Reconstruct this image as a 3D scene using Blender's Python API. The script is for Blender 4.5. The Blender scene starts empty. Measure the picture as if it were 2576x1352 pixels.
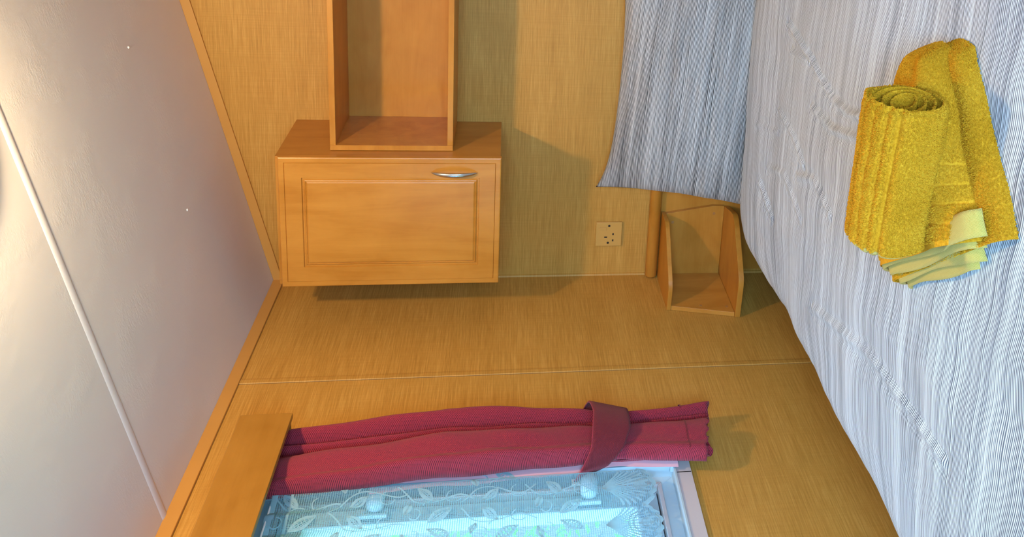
import bpy, bmesh, math, random
import numpy as np
from mathutils import Vector, Matrix, noise
random.seed(7)
rng = np.random.default_rng(5)
SC = bpy.context.scene
COL = SC.collection
PI = math.pi

# ------------------------------------------------------------------ helpers
def link(name, me, mat=None, parent=None, smooth=True):
    o = bpy.data.objects.new(name, me)
    COL.objects.link(o)
    if mat: me.materials.append(mat)
    if parent: o.parent = parent
    if smooth:
        me.polygons.foreach_set('use_smooth', [True]*len(me.polygons))
    return o

def tag(o, label=None, cat=None, group=None, kind=None):
    if label: o['label'] = label
    if cat: o['category'] = cat
    if group: o['group'] = group
    if kind: o['kind'] = kind
    return o

def empty(name, loc, label, cat, group=None):
    o = bpy.data.objects.new(name, None)
    COL.objects.link(o)
    o.empty_display_size = .05
    o.location = loc
    return tag(o, label, cat, group)

def keep(o, parent):
    """parent a mesh modelled in world coordinates to an Empty standing at its own place"""
    o.parent = parent
    o.matrix_parent_inverse = Matrix.Translation(-Vector(parent.location))
    return o

class MB:
    def __init__(s): s.v = []; s.f = []
    def add(s, vs, fs):
        n = len(s.v); s.v += [tuple(v) for v in vs]; s.f += [tuple(i+n for i in f) for f in fs]; return s
    def box(s, x0, x1, y0, y1, z0, z1):
        return s.add([(x0,y0,z0),(x1,y0,z0),(x1,y1,z0),(x0,y1,z0),(x0,y0,z1),(x1,y0,z1),(x1,y1,z1),(x0,y1,z1)],
                     [(0,3,2,1),(4,5,6,7),(0,1,5,4),(1,2,6,5),(2,3,7,6),(3,0,4,7)])
    def prism(s, pts, axis, a, b):
        n = len(pts)
        def P(p, t):
            if axis == 'x': return (t, p[0], p[1])
            if axis == 'y': return (p[0], t, p[1])
            return (p[0], p[1], t)
        return s.add([P(p, a) for p in pts]+[P(p, b) for p in pts],
                     [tuple(range(n))[::-1], tuple(range(n, 2*n))]+[(i,(i+1)%n,n+(i+1)%n,n+i) for i in range(n)])
    def tube(s, pts, rad, n=10, caps=True, flat=1.0):
        pts = [Vector(p) for p in pts]; m = len(pts)
        if not hasattr(rad, '__len__'): rad = [rad]*m
        vs = []; up = None
        for i, p in enumerate(pts):
            t = (pts[min(i+1,m-1)]-pts[max(i-1,0)]).normalized()
            if up is None:
                up = Vector((0,0,1)) if abs(t.z) < .9 else Vector((1,0,0))
            a = (up - t*up.dot(t)).normalized(); b = t.cross(a); up = a
            for k in range(n):
                w = 2*PI*k/n
                vs.append(p + a*math.cos(w)*rad[i]*flat + b*math.sin(w)*rad[i])
        fs = [(i*n+k, i*n+(k+1)%n, (i+1)*n+(k+1)%n, (i+1)*n+k) for i in range(m-1) for k in range(n)]
        if caps: fs += [tuple(range(n))[::-1], tuple(range((m-1)*n, m*n))]
        return s.add(vs, fs)
    def grid(s, fn, nu, nv, closeu=False):
        vs = [fn(i/(nu if closeu else nu-1), j/(nv-1)) for j in range(nv) for i in range(nu)]
        fs = []
        for j in range(nv-1):
            for i in range(nu if closeu else nu-1):
                i2 = (i+1) % nu
                fs.append((j*nu+i, j*nu+i2, (j+1)*nu+i2, (j+1)*nu+i))
        return s.add(vs, fs)
    def mesh(s, name):
        me = bpy.data.meshes.new(name); me.from_pydata([tuple(map(float, v)) for v in s.v], [], s.f)
        bm = bmesh.new(); bm.from_mesh(me); bmesh.ops.recalc_face_normals(bm, faces=bm.faces); bm.to_mesh(me); bm.free()
        return me
    def build(s, name, mat, parent=None, bevel=0, smooth=False, seg=2):
        o = link(name, s.mesh(name), mat, None, smooth or bevel > 0)
        if parent: keep(o, parent)
        if bevel:
            m = o.modifiers.new('bevel', 'BEVEL'); m.width = bevel; m.segments = seg
            m.limit_method = 'ANGLE'; m.angle_limit = math.radians(40); m.harden_normals = True
        return o

# ------------------------------------------------------------------ materials
class N:
    def __init__(s, name):
        s.m = bpy.data.materials.new(name); s.m.use_nodes = True
        s.t = s.m.node_tree; s.t.nodes.clear()
        s.out = s.t.nodes.new('ShaderNodeOutputMaterial')
    def n(s, typ, ins=None, **kw):
        x = s.t.nodes.new('ShaderNode'+typ)
        for k, v in kw.items(): setattr(x, k, v)
        for k, v in (ins or {}).items():
            if isinstance(v, bpy.types.NodeSocket): s.t.links.new(v, x.inputs[k])
            else: x.inputs[k].default_value = v
        return x
    def math(s, op, a, b=0.0, c=None):
        d = {0: a, 1: b}
        if c is not None: d[2] = c
        return s.n('Math', d, operation=op).outputs[0]
    def vec(s, kind, scale, off=(0,0,0)):
        tc = s.n('TexCoord').outputs[kind]
        return s.n('Mapping', {'Vector': tc, 'Scale': scale, 'Location': off}).outputs[0]
    def noise(s, vec, scale=1., detail=3., rough=.55, dist=0.):
        return s.n('TexNoise', {'Vector': vec, 'Scale': scale, 'Detail': detail, 'Roughness': rough, 'Distortion': dist}).outputs[0]
    def ramp(s, fac, *stops):
        r = s.n('ValToRGB', {'Fac': fac}); e = r.color_ramp.elements
        while len(e) > 1: e.remove(e[-1])
        e[0].position = stops[0][0]; e[0].color = (*stops[0][1], 1)
        for p, c in stops[1:]:
            x = e.new(p); x.color = (*c, 1)
        return r.outputs[0]
    def mix(s, fac, a, b, typ='MIX'):
        x = s.n('Mix', data_type='RGBA', blend_type=typ)
        for k, v in ((0, fac), (6, a), (7, b)):
            if isinstance(v, bpy.types.NodeSocket): s.t.links.new(v, x.inputs[k])
            else: x.inputs[k].default_value = v if k == 0 else (*v, 1)
        return x.outputs[2]
    def bump(s, h, strength=.3, dist=.001, normal=None):
        d = {'Height': h, 'Strength': strength, 'Distance': dist}
        if normal is not None: d['Normal'] = normal
        return s.n('Bump', d).outputs[0]
    def done(s, color, rough=.6, normal=None, **kw):
        b = s.n('BsdfPrincipled')
        def st(k, v):
            if isinstance(v, bpy.types.NodeSocket): s.t.links.new(v, b.inputs[k])
            elif isinstance(v, tuple) and len(v) == 3: b.inputs[k].default_value = (*v, 1)
            else: b.inputs[k].default_value = v
        st('Base Color', color); st('Roughness', rough)
        if normal is not None: st('Normal', normal)
        for k, v in kw.items(): st(k.replace('_', ' '), v)
        s.t.links.new(b.outputs[0], s.out.inputs[0])
        return s.m

def plain(name, col, rough=.5, **kw):
    return N(name).done(col, rough, **kw)

def mat_wallpaper():
    m = N('linen_wallpaper')
    fib = m.noise(m.vec('Object', (7, 7, 330)), 1, 3, .6)
    fib2 = m.noise(m.vec('Object', (30, 30, 900)), 1, 2, .5)
    ver = m.noise(m.vec('Object', (260, 260, 6)), 1, 2, .6)
    big = m.noise(m.vec('Object', (1.5, 1.5, 12)), 1, 2, .5)
    a = m.math('ADD', m.math('MULTIPLY', fib, .6), m.math('MULTIPLY', fib2, .25))
    a = m.math('ADD', a, m.math('MULTIPLY', ver, .13))
    a = m.math('ADD', a, m.math('MULTIPLY', big, .22))
    c = m.ramp(a, (.40, (.40,.184,.026)), (.60, (.55,.274,.048)), (.80, (.70,.385,.088)))
    return m.done(c, .5, m.bump(a, .5, .0012), Specular_IOR_Level=.35)

def mat_wood(name, axis, tint=1.0, rough=.33, dark=(.47,.182,.020), light=(.60,.262,.040)):
    m = N(name)
    s = {'x': (2.2, 15, 15), 'z': (15, 15, 2.2), 'y': (15, 2.2, 15)}[axis]
    f = {'x': (9, 260, 260), 'z': (260, 260, 9), 'y': (260, 9, 260)}[axis]
    g = m.noise(m.vec('Object', s), 1, 4, .55, 1.1)
    h = m.noise(m.vec('Object', f), 1, 2, .6)
    blot = m.noise(m.vec('Object', (9, 9, 9)), 1, 3, .6, .6)
    a = m.math('ADD', m.math('MULTIPLY', g, .55), m.math('ADD', m.math('MULTIPLY', h, .10), m.math('MULTIPLY', blot, .29)))
    d = tuple(x*tint for x in dark); l = tuple(x*tint for x in light)
    c = m.ramp(a, (.36, d), (.48, tuple((p*.45+q*.55) for p, q in zip(d, l))), (.62, l))
    return m.done(c, rough, m.bump(h, .08, .0005), Specular_IOR_Level=.45)

def mat_ceiling():
    m = N('embossed_ceiling_board')
    patch = m.noise(m.vec('Object', (9, 7, 7)), 1, 2, .5)
    fine = m.noise(m.vec('Object', (70, 150, 70)), 1, 4, .65, .8)
    gr = m.noise(m.vec('Object', (900, 900, 900)), 1, 1, .5)
    msk = m.math('SMOOTH_MIN', m.math('MAXIMUM', m.math('MULTIPLY', m.math('SUBTRACT', patch, .47), 5), 0.), 1., .1)
    hgt = m.math('ADD', m.math('MULTIPLY', fine, msk), m.math('MULTIPLY', gr, .12))
    c = m.mix(m.math('MULTIPLY', m.math('MULTIPLY', fine, msk), .35), (.79,.77,.74), (.86,.84,.80))
    return m.done(c, .42, m.bump(hgt, .55, .0016), Specular_IOR_Level=.35)

def mat_stripe(name, period, dk0=(.055,.068,.10), dk1=(.17,.185,.22), wh=(.79,.86,.93)):
    m = N(name)
    uv = m.n('UVMap').outputs[0]
    sx = m.n('SeparateXYZ', {0: uv})
    U, V = sx.outputs[0], sx.outputs[1]
    wob = m.noise(m.n('Mapping', {'Vector': uv, 'Scale': (3.0, 9.0, 1)}).outputs[0], 1, 2, .5)
    v = m.math('ADD', V, m.math('MULTIPLY', m.math('SUBTRACT', wob, .5), .016))
    p = m.math('MULTIPLY', v, 2*PI/period)
    # per-stripe irregularity: 1-D noise along v, hardly changing with u
    irr = m.noise(m.n('Mapping', {'Vector': uv, 'Scale': (1.2, 95, 1)}).outputs[0], 1, 2, .7)
    irr2 = m.noise(m.n('Mapping', {'Vector': uv, 'Scale': (1.0, 26, 1)}).outputs[0], 1, 2, .6)
    s = m.math('SINE', m.math('ADD', p, m.math('MULTIPLY', irr, 7.0)))
    th = m.math('ADD', m.math('MULTIPLY', s, .5), m.math('MULTIPLY', m.math('SUBTRACT', irr, .5), 1.3))
    th = m.math('ADD', th, m.math('MULTIPLY', m.math('SUBTRACT', irr2, .5), 1.0))
    fac = m.n('MapRange', {0: th, 1: -.22, 2: .24, 3: 0., 4: 1.}).outputs[0]
    dk = m.mix(irr2, dk0, dk1)
    c = m.mix(fac, dk, wh)
    weave = m.noise(m.n('Mapping', {'Vector': uv, 'Scale': (900, 900, 1)}).outputs[0], 1, 1, .5)
    cr = m.noise(m.n('Mapping', {'Vector': uv, 'Scale': (38, 11, 1)}).outputs[0], 1, 4, .6, .8)
    h = m.math('ADD', m.math('MULTIPLY', weave, .1), m.math('MULTIPLY', cr, 1.6))
    return m.done(c, .85, m.bump(h, .35, .0035), Sheen_Weight=.15)

def mat_terry():
    m = N('mustard_terry')
    n1 = m.noise(m.vec('Object', (260, 260, 260)), 1, 2, .6)
    n2 = m.noise(m.vec('Object', (9, 9, 9)), 1, 2, .5)
    c = m.ramp(m.math('ADD', m.math('MULTIPLY', n1, .6), m.math('MULTIPLY', n2, .4)),
               (.34, (.50,.215,.006)), (.50, (.66,.31,.014)), (.68, (.78,.42,.030)))
    return m.done(c, 1.0, m.bump(n1, .5, .002), Specular_IOR_Level=.1)

def mat_weave(name, dark, light, scale=330, rough=.9):
    m = N(name)
    uv = m.n('UVMap').outputs[0]
    sx = m.n('SeparateXYZ', {0: uv})
    a = m.math('SINE', m.math('MULTIPLY', sx.outputs[0], scale*2*PI/2))
    b = m.math('SINE', m.math('MULTIPLY', sx.outputs[1], scale*2*PI/2))
    w = m.math('MULTIPLY', a, b)
    nz = m.noise(m.n('Mapping', {'Vector': uv, 'Scale': (220, 220, 1)}).outputs[0], 1, 2, .6)
    h = m.math('ADD', w, m.math('MULTIPLY', nz, .8))
    f = m.n('MapRange', {0: h, 1: -.6, 2: 1.3, 3: 0., 4: 1.}).outputs[0]
    return m.done(m.mix(f, dark, light), rough, m.bump(h, .55, .0011), Sheen_Weight=.1)

def mat_net():
    m = N('net_curtain_mesh')
    uv = m.n('UVMap').outputs[0]
    sx = m.n('SeparateXYZ', {0: uv})
    k = 2*PI/.0030
    a = m.math('ABSOLUTE', m.math('SINE', m.math('MULTIPLY', sx.outputs[0], k/2)))
    b = m.math('ABSOLUTE', m.math('SINE', m.math('MULTIPLY', sx.outputs[1], k/2*.62)))
    w = m.math('MULTIPLY', a, b)
    fac = m.n('MapRange', {0: w, 1: .34, 2: .50, 3: .9, 4: .05}).outputs[0]
    tr = m.n('BsdfTransparent', {0: (1, 1, 1, 1)})
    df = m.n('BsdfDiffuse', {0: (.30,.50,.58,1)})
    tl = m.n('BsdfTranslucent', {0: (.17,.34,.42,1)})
    cl = m.n('MixShader', {0: .45, 1: df.outputs[0], 2: tl.outputs[0]})
    mx = m.n('MixShader', {0: fac, 1: tr.outputs[0], 2: cl.outputs[0]})
    m.t.links.new(mx.outputs[0], m.out.inputs[0])
    return m.m

def mat_lace():
    m = N('lace_thread')
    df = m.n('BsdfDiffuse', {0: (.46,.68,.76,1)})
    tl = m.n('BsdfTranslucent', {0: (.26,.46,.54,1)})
    mx = m.n('MixShader', {0: .5, 1: df.outputs[0], 2: tl.outputs[0]})
    m.t.links.new(mx.outputs[0], m.out.inputs[0])
    return m.m

def mat_glass(name, tr=.93, tint=(1,1,1)):
    m = N(name)
    t = m.n('BsdfTransparent', {0: (*tint, 1)}); g = m.n('BsdfGlossy', {0: (1,1,1,1), 'Roughness': .02})
    mx = m.n('MixShader', {0: 1-tr, 1: t.outputs[0], 2: g.outputs[0]})
    m.t.links.new(mx.outputs[0], m.out.inputs[0])
    return m.m

M_WALL = mat_wallpaper()
M_CEIL = mat_ceiling()
M_WX = mat_wood('beech_grain_across', 'x')
M_WZ = mat_wood('beech_grain_upright', 'z', 1.04)
M_WY = mat_wood('beech_grain_lengthwise', 'y', .96, .4, (.31,.130,.013), (.39,.178,.025))
M_WSIDE = mat_wood('beech_carcass', 'z', .93, .36)
M_TRIM = N('wood_toned_cornice'); _n = M_TRIM.noise(M_TRIM.vec('Object', (8,8,8)), 1, 2, .5)
M_TRIM = M_TRIM.done(M_TRIM.mix(_n, (.56,.26,.05), (.64,.32,.07)), .4)
M_PVC = plain('white_upvc', (.60,.53,.53), .32)
M_PVC2 = plain('white_upvc_daylight_tint', (.48,.60,.67), .28)  # white uPVC with the cool daylight cast put into its colour
M_BLACK = plain('black_slot', (.012,.008,.006), .6)
M_SOCKET = plain('cream_plastic', (.62,.34,.08), .35)
M_METAL = plain('brushed_nickel', (.62,.60,.56), .26, Metallic=1.0)
M_BRASS = plain('polished_brass', (.88,.62,.20), .2, Metallic=1.0)
M_DUVET = mat_stripe('pinstripe_duvet_cotton', .0043)
M_PILLOW = mat_stripe('pinstripe_pillow_cotton', .0037, (.018,.020,.024), (.09,.09,.095), (.62,.62,.61))
M_TERRY = mat_terry()
M_HEM = mat_weave('mustard_flat_hem', (.50,.34,.045), (.74,.56,.14), 1100)
M_RED = mat_weave('burgundy_woven_fabric', (.08,.002,.007), (.46,.028,.058), 470)
M_REDS = mat_weave('burgundy_smooth_fabric', (.13,.004,.010), (.20,.008,.018), 620)
M_LINING = plain('pale_curtain_lining', (.72,.38,.44), .8)
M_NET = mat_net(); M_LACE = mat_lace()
M_PIN = plain('white_screw_cap', (.9,.9,.88), .3)
M_FLOOR = plain('beige_carpet', (.35,.27,.19), .95)
M_MATT = plain('white_mattress_ticking', (.7,.7,.68), .9)

def planar_uv(me, fn):
    uv = me.uv_layers.new(name='UVMap')
    co = np.empty(len(me.vertices)*3); me.vertices.foreach_get('co', co); co = co.reshape(-1, 3)
    vi = np.empty(len(me.loops), int); me.loops.foreach_get('vertex_index', vi)
    w = fn(co)
    uv.data.foreach_set('uv', w[vi].ravel())

# ------------------------------------------------------------------ setting
SLOPE = .245; ZC = 2.079; XR = 2.38; YF = -3.45
def zc(x): return ZC + SLOPE*x
def structure(name, mb, mat, **k): return tag(mb.build(name, mat, **k), kind='structure')

w = MB(); t = .06
w.prism([(-t, -.02), (XR+t, -.02), (XR+t, zc(XR+t)+.02), (-t, zc(-t)+.02)], 'y', 0, t)
structure('wall_back', w, M_WALL)
# left wall with the window opening  (y -0.962..-2.232, z .945..1.905)
WY0, WY1, WZ0, WZ1 = -.962, -2.232, .945, 1.905
w = MB()
w.box(-t, 0, WY0, 0, 0, zc(0)); w.box(-t, 0, YF, WY1, 0, zc(0))
w.box(-t, 0, WY1, WY0, 0, WZ0); w.box(-t, 0, WY1, WY0, WZ1, zc(0))
structure('wall_left', w, M_WALL)
structure('wall_right', MB().box(XR, XR+t, YF, 0, 0, zc(XR)), M_WALL)
# wall behind the camera, with the opening of an added fill window
w = MB(); a0, a1, b0, b1 = 1.15, 2.2, .85, 1.95
w.box(-t, a0, YF-t, YF, 0, 2.66); w.box(a1, XR+t, YF-t, YF, 0, 2.66)
w.box(a0, a1, YF-t, YF, 0, b0); w.box(a0, a1, YF-t, YF, b1, 2.66)
structure('wall_front', w, M_WALL)
structure('floor', MB().box(-t, XR+t, YF-t, t, -.06, 0), M_FLOOR)
w = MB(); w.prism([(-t, zc(-t)), (XR+t, zc(XR+t)), (XR+t, zc(XR+t)+.05), (-t, zc(-t)+.05)], 'y', YF-t, t)
structure('ceiling', w, M_CEIL)

# cornices, corner bead, joint strip, ceiling batten
w = MB(); w.prism([(.0, zc(0)-.027), (XR, zc(XR)-.027), (XR, zc(XR)), (0, zc(0))], 'y', -.007, 0)
structure('trim_1', w, M_TRIM, bevel=.0015)
w = MB(); w.prism([(0, ZC-.030), (.007, ZC-.030), (.007, ZC+.0017), (0, ZC)], 'y', YF, 0)
structure('trim_2', w, M_TRIM, bevel=.0015)
w = MB(); w.prism([(.0, 0), (.007, 0), (.0052, -.0052), (0, -.007)], 'z', 0, 2.05)
structure('trim_3', w, M_WALL)
w = MB(); w.prism([(0, -.527), (.0008, -.528), (.0020, -.536), (.0022, -.549), (.0, -.551)], 'z', 0, 2.05)
structure('trim_4', w, M_WALL)
w = MB(); w.prism([(-.549-.0035, 0.0005), (-.549-.0035, 2.05), (-.5505, 2.05), (-.5505, .0005)], 'x', 0, .0004)
structure('trim_5', w, plain('dark_joint_line', (.22,.13,.05), .7))
def batten(u, v):
    x = .0 + u*XR
    prof = [(-.0125, 0), (-.0108, -.0010), (-.006, -.0022), (.0, -.0026), (.006, -.0022), (.0108, -.0010), (.0125, 0)]
    p = prof[int(round(v*6))]
    return (x, -1.035+p[0], zc(x)+p[1]-.0002)
structure('trim_6', MB().grid(batten, 2, 7), plain('white_ceiling_batten', (.76,.75,.75), .5), smooth=True)

for i, (x, y, lab) in enumerate(((.880, -.423, 'small white screw cap on the ceiling near the shelf end of the room'),
                                 (.441, -.420, 'small white screw cap on the ceiling above the wall cabinet'))):
    w = MB()
    w.grid(lambda u, v: (x+.0038*math.cos(2*PI*u)*math.cos(v*PI/2), y+.0038*math.sin(2*PI*u)*math.cos(v*PI/2),
                         zc(x)+.0005-.0035*math.sin(v*PI/2)), 12, 5, True)
    tag(w.build('screw_cap', M_PIN, smooth=True), lab, 'screw cap', 'ceiling screw caps')

# ------------------------------------------------------------------ window in the left wall
win = bpy.data.objects.new('window_1', None); COL.objects.link(win); win.location = (0, (WY0+WY1)/2, (WZ0+WZ1)/2)
tag(win, kind='structure')
def rect_ring(mb, o, i, x0, x1):
    """o / i = (y_near, y_far, z0, z1) outer and inner rectangles, as four mitred members"""
    oa, ob, oc, od = o; ia, ib, ic, id_ = i
    P = [(oa, oc), (ob, oc), (ob, od), (oa, od)]; Q = [(ia, ic), (ib, ic), (ib, id_), (ia, id_)]
    for k in range(4):
        k2 = (k+1) % 4
        q = [P[k], P[k2], Q[k2], Q[k]]
        mb.prism(q, 'x', x0, x1)
    return mb
def rc(d): return (WY0-d, WY1+d, WZ0+d, WZ1-d)
def ro(e): return rc(-e)
# flat cover frame on the wall, rounded outer corners, split near its lower corner
w = MB()
def rounded(y0, y1, z0, z1, r):
    pts = []
    for cy, cz, a0 in ((y0-r, z0+r, -PI/2), (y0-r, z1-r, 0), (y1+r, z1-r, PI/2), (y1+r, z0+r, PI)):
        for k in range(7):
            a = a0 + k*PI/2/6; pts.append((cy+r*math.cos(a), cz+r*math.sin(a)))
    return pts
outer = rounded(WY0+.034, WY1-.034, WZ0-.030, WZ1+.030, .018); inner = rounded(WY0-.010, WY1+.010, WZ0+.010, WZ1-.010, .0005)
n = len(outer)
vs = [(x, p[0], p[1]) for x in (.0, .011) for P in (outer, inner) for p in P]
fs = []
for k in range(n):
    k2 = (k+1) % n
    fs += [(2*n+k, 2*n+k2, 3*n+k2, 3*n+k), (k, k2, 2*n+k2, 2*n+k), (n+k, 3*n+k, 3*n+k2, n+k2), (k, n+k, n+k2, k2)]
w.add(vs, fs)
fr = w.build('cover_frame', M_PVC, win, bevel=.0015)
w = MB().box(.0060, .0113, -.9985, -.9960, WZ0-.0285, WZ0+.008)
w.build('frame_joint', M_BLACK, win)
w = MB(); rect_ring(w, rc(.008), rc(.0135), -.02, .016)
w.box(-.0, .019, WY0-.0205, WY0-.0065, WZ0+.0065, WZ0+.0205)
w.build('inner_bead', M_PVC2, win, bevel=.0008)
w = MB(); rect_ring(w, rc(.0), rc(.046), -.055, -.018)
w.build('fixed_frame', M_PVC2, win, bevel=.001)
w = MB(); rect_ring(w, rc(.046), rc(.056), -.05, -.004)
w.build('sash_bead', M_PVC, win, bevel=.002)
w = MB(); rect_ring(w, rc(.0585), rc(.105), -.05, -.022); rect_ring(w, rc(.104), rc(.112), -.05, -.016)
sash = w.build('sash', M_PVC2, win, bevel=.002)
w = MB(); rect_ring(w, rc(.056), rc(.0585), -.05, -.03)
w.build('seal', M_BLACK, win)
w = MB().box(-.036, -.032, WY1+.11, WY0-.11, WZ0+.11, WZ1-.11)
w.build('pane', mat_glass('window_glass', .95), win)
for k, (zc0, lab) in enumerate(((1.652, 0), (1.172, 1))):
    w = MB(); yy = WY0-.083
    w.box(-.024, -.008, yy-.012, yy+.012, zc0-.036, zc0+.036)
    w.box(-.016, -.004, yy-.016, yy-.006, zc0-.034, zc0+.034)
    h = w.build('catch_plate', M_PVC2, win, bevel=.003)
    w = MB(); w.tube([(-.008, yy+.004, zc0-.006), (.010, yy+.010, zc0-.006), (.014, yy+.030, zc0-.008), (.012, yy+.052, zc0-.010), (.004, yy+.060, zc0-.010)],
                     [.013, .013, .014, .013, .009], 10, flat=1.5)
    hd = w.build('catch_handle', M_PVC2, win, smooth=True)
    hd.parent = h; hd.matrix_parent_inverse = Matrix.Identity(4)

# unseen window behind the camera, added to let in fill daylight
fill_win = bpy.data.objects.new('fill_window', None); COL.objects.link(fill_win); fill_win.location = (1.675, YF, 1.4); tag(fill_win, kind='structure')
w = MB()
for q in ((a0-.03, a1+.03, b0-.03, b0+.04), (a0-.03, a1+.03, b1-.04, b1+.03), (a0-.03, a0+.04, b0, b1), (a1-.04, a1+.03, b0, b1)):
    w.box(q[0], q[1], YF-.03, YF+.012, q[2], q[3])
w.build('cover_frame', M_PVC, fill_win)
MB().box(a0, a1, YF-.034, YF-.03, b0, b1).build('pane', mat_glass('fill_window_glass', .95), fill_win)

# ------------------------------------------------------------------ net curtain
def net_x(y, z):
    g = .004*math.sin(y*95)+.003*math.sin(y*41+1)+.0015*math.sin(y*210+z*3)
    return .040 + g*(.5+.5*(z-1.0)/.85)
NET_TOP, NET_BOT, NY0, NY1 = 1.862, 1.052, -1.012, -2.16
SC_W = .118
def net_bottom(y):
    a = ((y-NY0)/SC_W) % 1.0
    return NET_BOT - .034*math.sqrt(max(0, 1-(2*a-1)**2)) + .004*math.sin(a*2*PI*5)*(1 if a > .1 and a < .9 else 0)
net = empty('net_curtain', (.04, -1.58, NET_TOP), 'sheer white lace net curtain with scalloped hem hanging over the window', 'net curtain')
w = MB(); nu, nv = 420, 60
w.grid(lambda u, v: (lambda y: (lambda z: (net_x(y, z), y, z))(NET_TOP + (net_bottom(y)-NET_TOP)*v))(NY0+(NY1-NY0)*u), nu, nv)
o = w.build('net_panel', M_NET, net, smooth=True)
planar_uv(o.data, lambda c: np.stack([c[:,1], c[:,2]], 1))
# lace: ribbons, leaves, eyelets and fans laid on the net
lace = MB()
def ribbon(pts, wd, off=.0012):
    m = len(pts); vs = []
    for i, (y, z) in enumerate(pts):
        p0 = pts[max(i-1, 0)]; p1 = pts[min(i+1, m-1)]
        dy, dz = p1[0]-p0[0], p1[1]-p0[1]; l = math.hypot(dy, dz) or 1
        ww = wd[i] if hasattr(wd, '__len__') else wd
        ny, nz = -dz/l*ww/2, dy/l*ww/2
        for s_ in (-1, 1):
            yy, zz = y+ny*s_, z+nz*s_
            vs.append((net_x(yy, zz)+off, yy, zz))
    lace.add(vs, [(2*i, 2*i+2, 2*i+3, 2*i+1) for i in range(m-1)])
def arc(cy, cz, r, a, b, n=14): return [(cy+r*math.cos(a+(b-a)*k/n), cz+r*math.sin(a+(b-a)*k/n)) for k in range(n+1)]
def leaf(cy, cz, L, W, ang, holes=True):
    ca, sa = math.cos(ang), math.sin(ang)
    T = lambda u, v: (cy+u*ca-v*sa, cz+u*sa+v*ca)
    for sg in (-1, 1):
        ribbon([T(-L/2+L*k/12, sg*W/2*math.sin(PI*k/12)) for k in range(13)], [.0025+.004*math.sin(PI*k/12) for k in range(13)])
    if holes:   # a honeycomb of fine threads leaving open eyelets
        nn = max(3, int(L/.0075))
        for k in range(1, nn):
            u = -L/2+L*k/nn; hw = W/2*math.sin(PI*k/nn)
            ribbon([T(u, -hw), T(u+.001, 0), T(u, hw)], .0020)
        for v in (-W/4, 0, W/4):
            ribbon([T(-L/2*.8+L*.8*k/6, v*math.sin(PI*(k+.6)/7.2)) for k in range(7)], .0018)
    else:
        for k in range(9):
            q = T(-L/2+L*(k+.5)/9, 0); ribbon(arc(q[0], q[1], .0022, 0, 2*PI, 6), .0022)
def vine(y, z, n=16, L=.22, sw=.03, ph=0., ang=PI/2):
    ca, sa = math.cos(ang), math.sin(ang); pts = []
    for k in range(n+1):
        u = L*k/n; v = sw*math.sin(PI*2*k/n+ph); pts.append((y+u*ca-v*sa, z+u*sa+v*ca))
    ribbon(pts, .0034); return pts
rl = random.Random(3)
for i in range(10):
    y0 = NY0 - SC_W*(i+.5)
    # fan at the hem
    for k in range(-7, 8):
        a = -PI/2 + k*.098
        L = .112 - .0008*k*k
        pts = []
        for q in range(10):
            tq = q/9; bend = .20*math.copysign(1, k)*(tq**2)*(abs(k)/7)
            pts.append((y0+math.cos(a+bend)*L*tq*1.0, 1.142+math.sin(a+bend)*L*tq))
        ribbon(pts, [.0016+.0042*q/9 for q in range(10)])
    leaf(y0, 1.052, .036, .018, PI/2)
    ribbon(arc(y0, 1.052, .030, 0, 2*PI, 20), .003); ribbon(arc(y0, 1.052, .040, .2, PI-.2, 16), .002)
    a_ = [(NY0-SC_W*(i+k/24), net_bottom(NY0-SC_W*(i+min(.999, k/24)))+.004) for k in range(25)]
    ribbon(a_, .009)
    # body of vines and leaves in repeating rows
    for j in range(5):
        zb = 1.17 + j*.142; sgn = 1 if (i+j) % 2 else -1
        yb = y0 + (.03 if j % 2 else -.02)
        vine(yb, zb-.02, 18, .17, .020*sgn, .4*j, PI/2+.25*sgn)
        leaf(yb+.030*sgn, zb+.045, .060, .020, PI/2-.55*sgn)
        leaf(yb-.032*sgn, zb+.080, .046, .016, PI/2+.75*sgn, j % 2 == 0)
        leaf(yb+.012*sgn, zb+.115, .034, .012, .3*sgn, False)
        ribbon(arc(yb-.022*sgn, zb+.018, .016, .3, 4.4), .0028)
        ribbon(arc(yb+.026*sgn, zb+.100, .013, 2.2, 6.3), .0026)
        ribbon(arc(yb-.006, zb+.060, .022, -.6, 1.5), .0024)
ribbon([(NY0-.001-(NY0-NY1)*k/80, NET_TOP-.010) for k in range(81)], .012)
ribbon([(NY0-.001-(NY0-NY1)*k/80, NET_TOP-.045) for k in range(81)], .006)
ribbon([(NY0-.003, NET_TOP-(NET_TOP-NET_BOT)*k/60) for k in range(61)], .005)
lace.build('lace_pattern', M_LACE, net)
w = MB().tube([(.040, NY0+.01, NET_TOP-.004), (.040, NY1-.02, NET_TOP-.004)], .0022, 8)
w.build('curtain_wire', M_PIN, net)

# ------------------------------------------------------------------ pelmet
pel = empty('wooden_pelmet', (.06, -1.6, 1.85), 'orange beech pelmet box above the window on the left wall', 'pelmet')
PX, PY0, PY1, PZ0, PZ1 = .118, -.848, -2.36, 1.853, 1.968
MB().box(PX-.015, PX, PY1, PY0, PZ0, PZ1).build('front_board', M_WY, pel, bevel=.0015)
MB().box(0.0005, PX-.015, PY0-.007, PY0-.0003, PZ0+.004, PZ1).build('end_board', M_WY, pel, bevel=.0012)
MB().box(0.0005, PX-.015, PY1, PY1+.015, PZ0, PZ1).build('end_board', M_WY, pel, bevel=.0012)
MB().box(0.0005, PX-.0155, PY1+.015, PY0-.015, PZ1-.012, PZ1-.0005).build('top_board', M_WY, pel)
MB().box(.052, .072, PY1+.02, PY0-.02, PZ1-.030, PZ1-.012).build('curtain_track', M_PVC, pel, bevel=.002)

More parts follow.
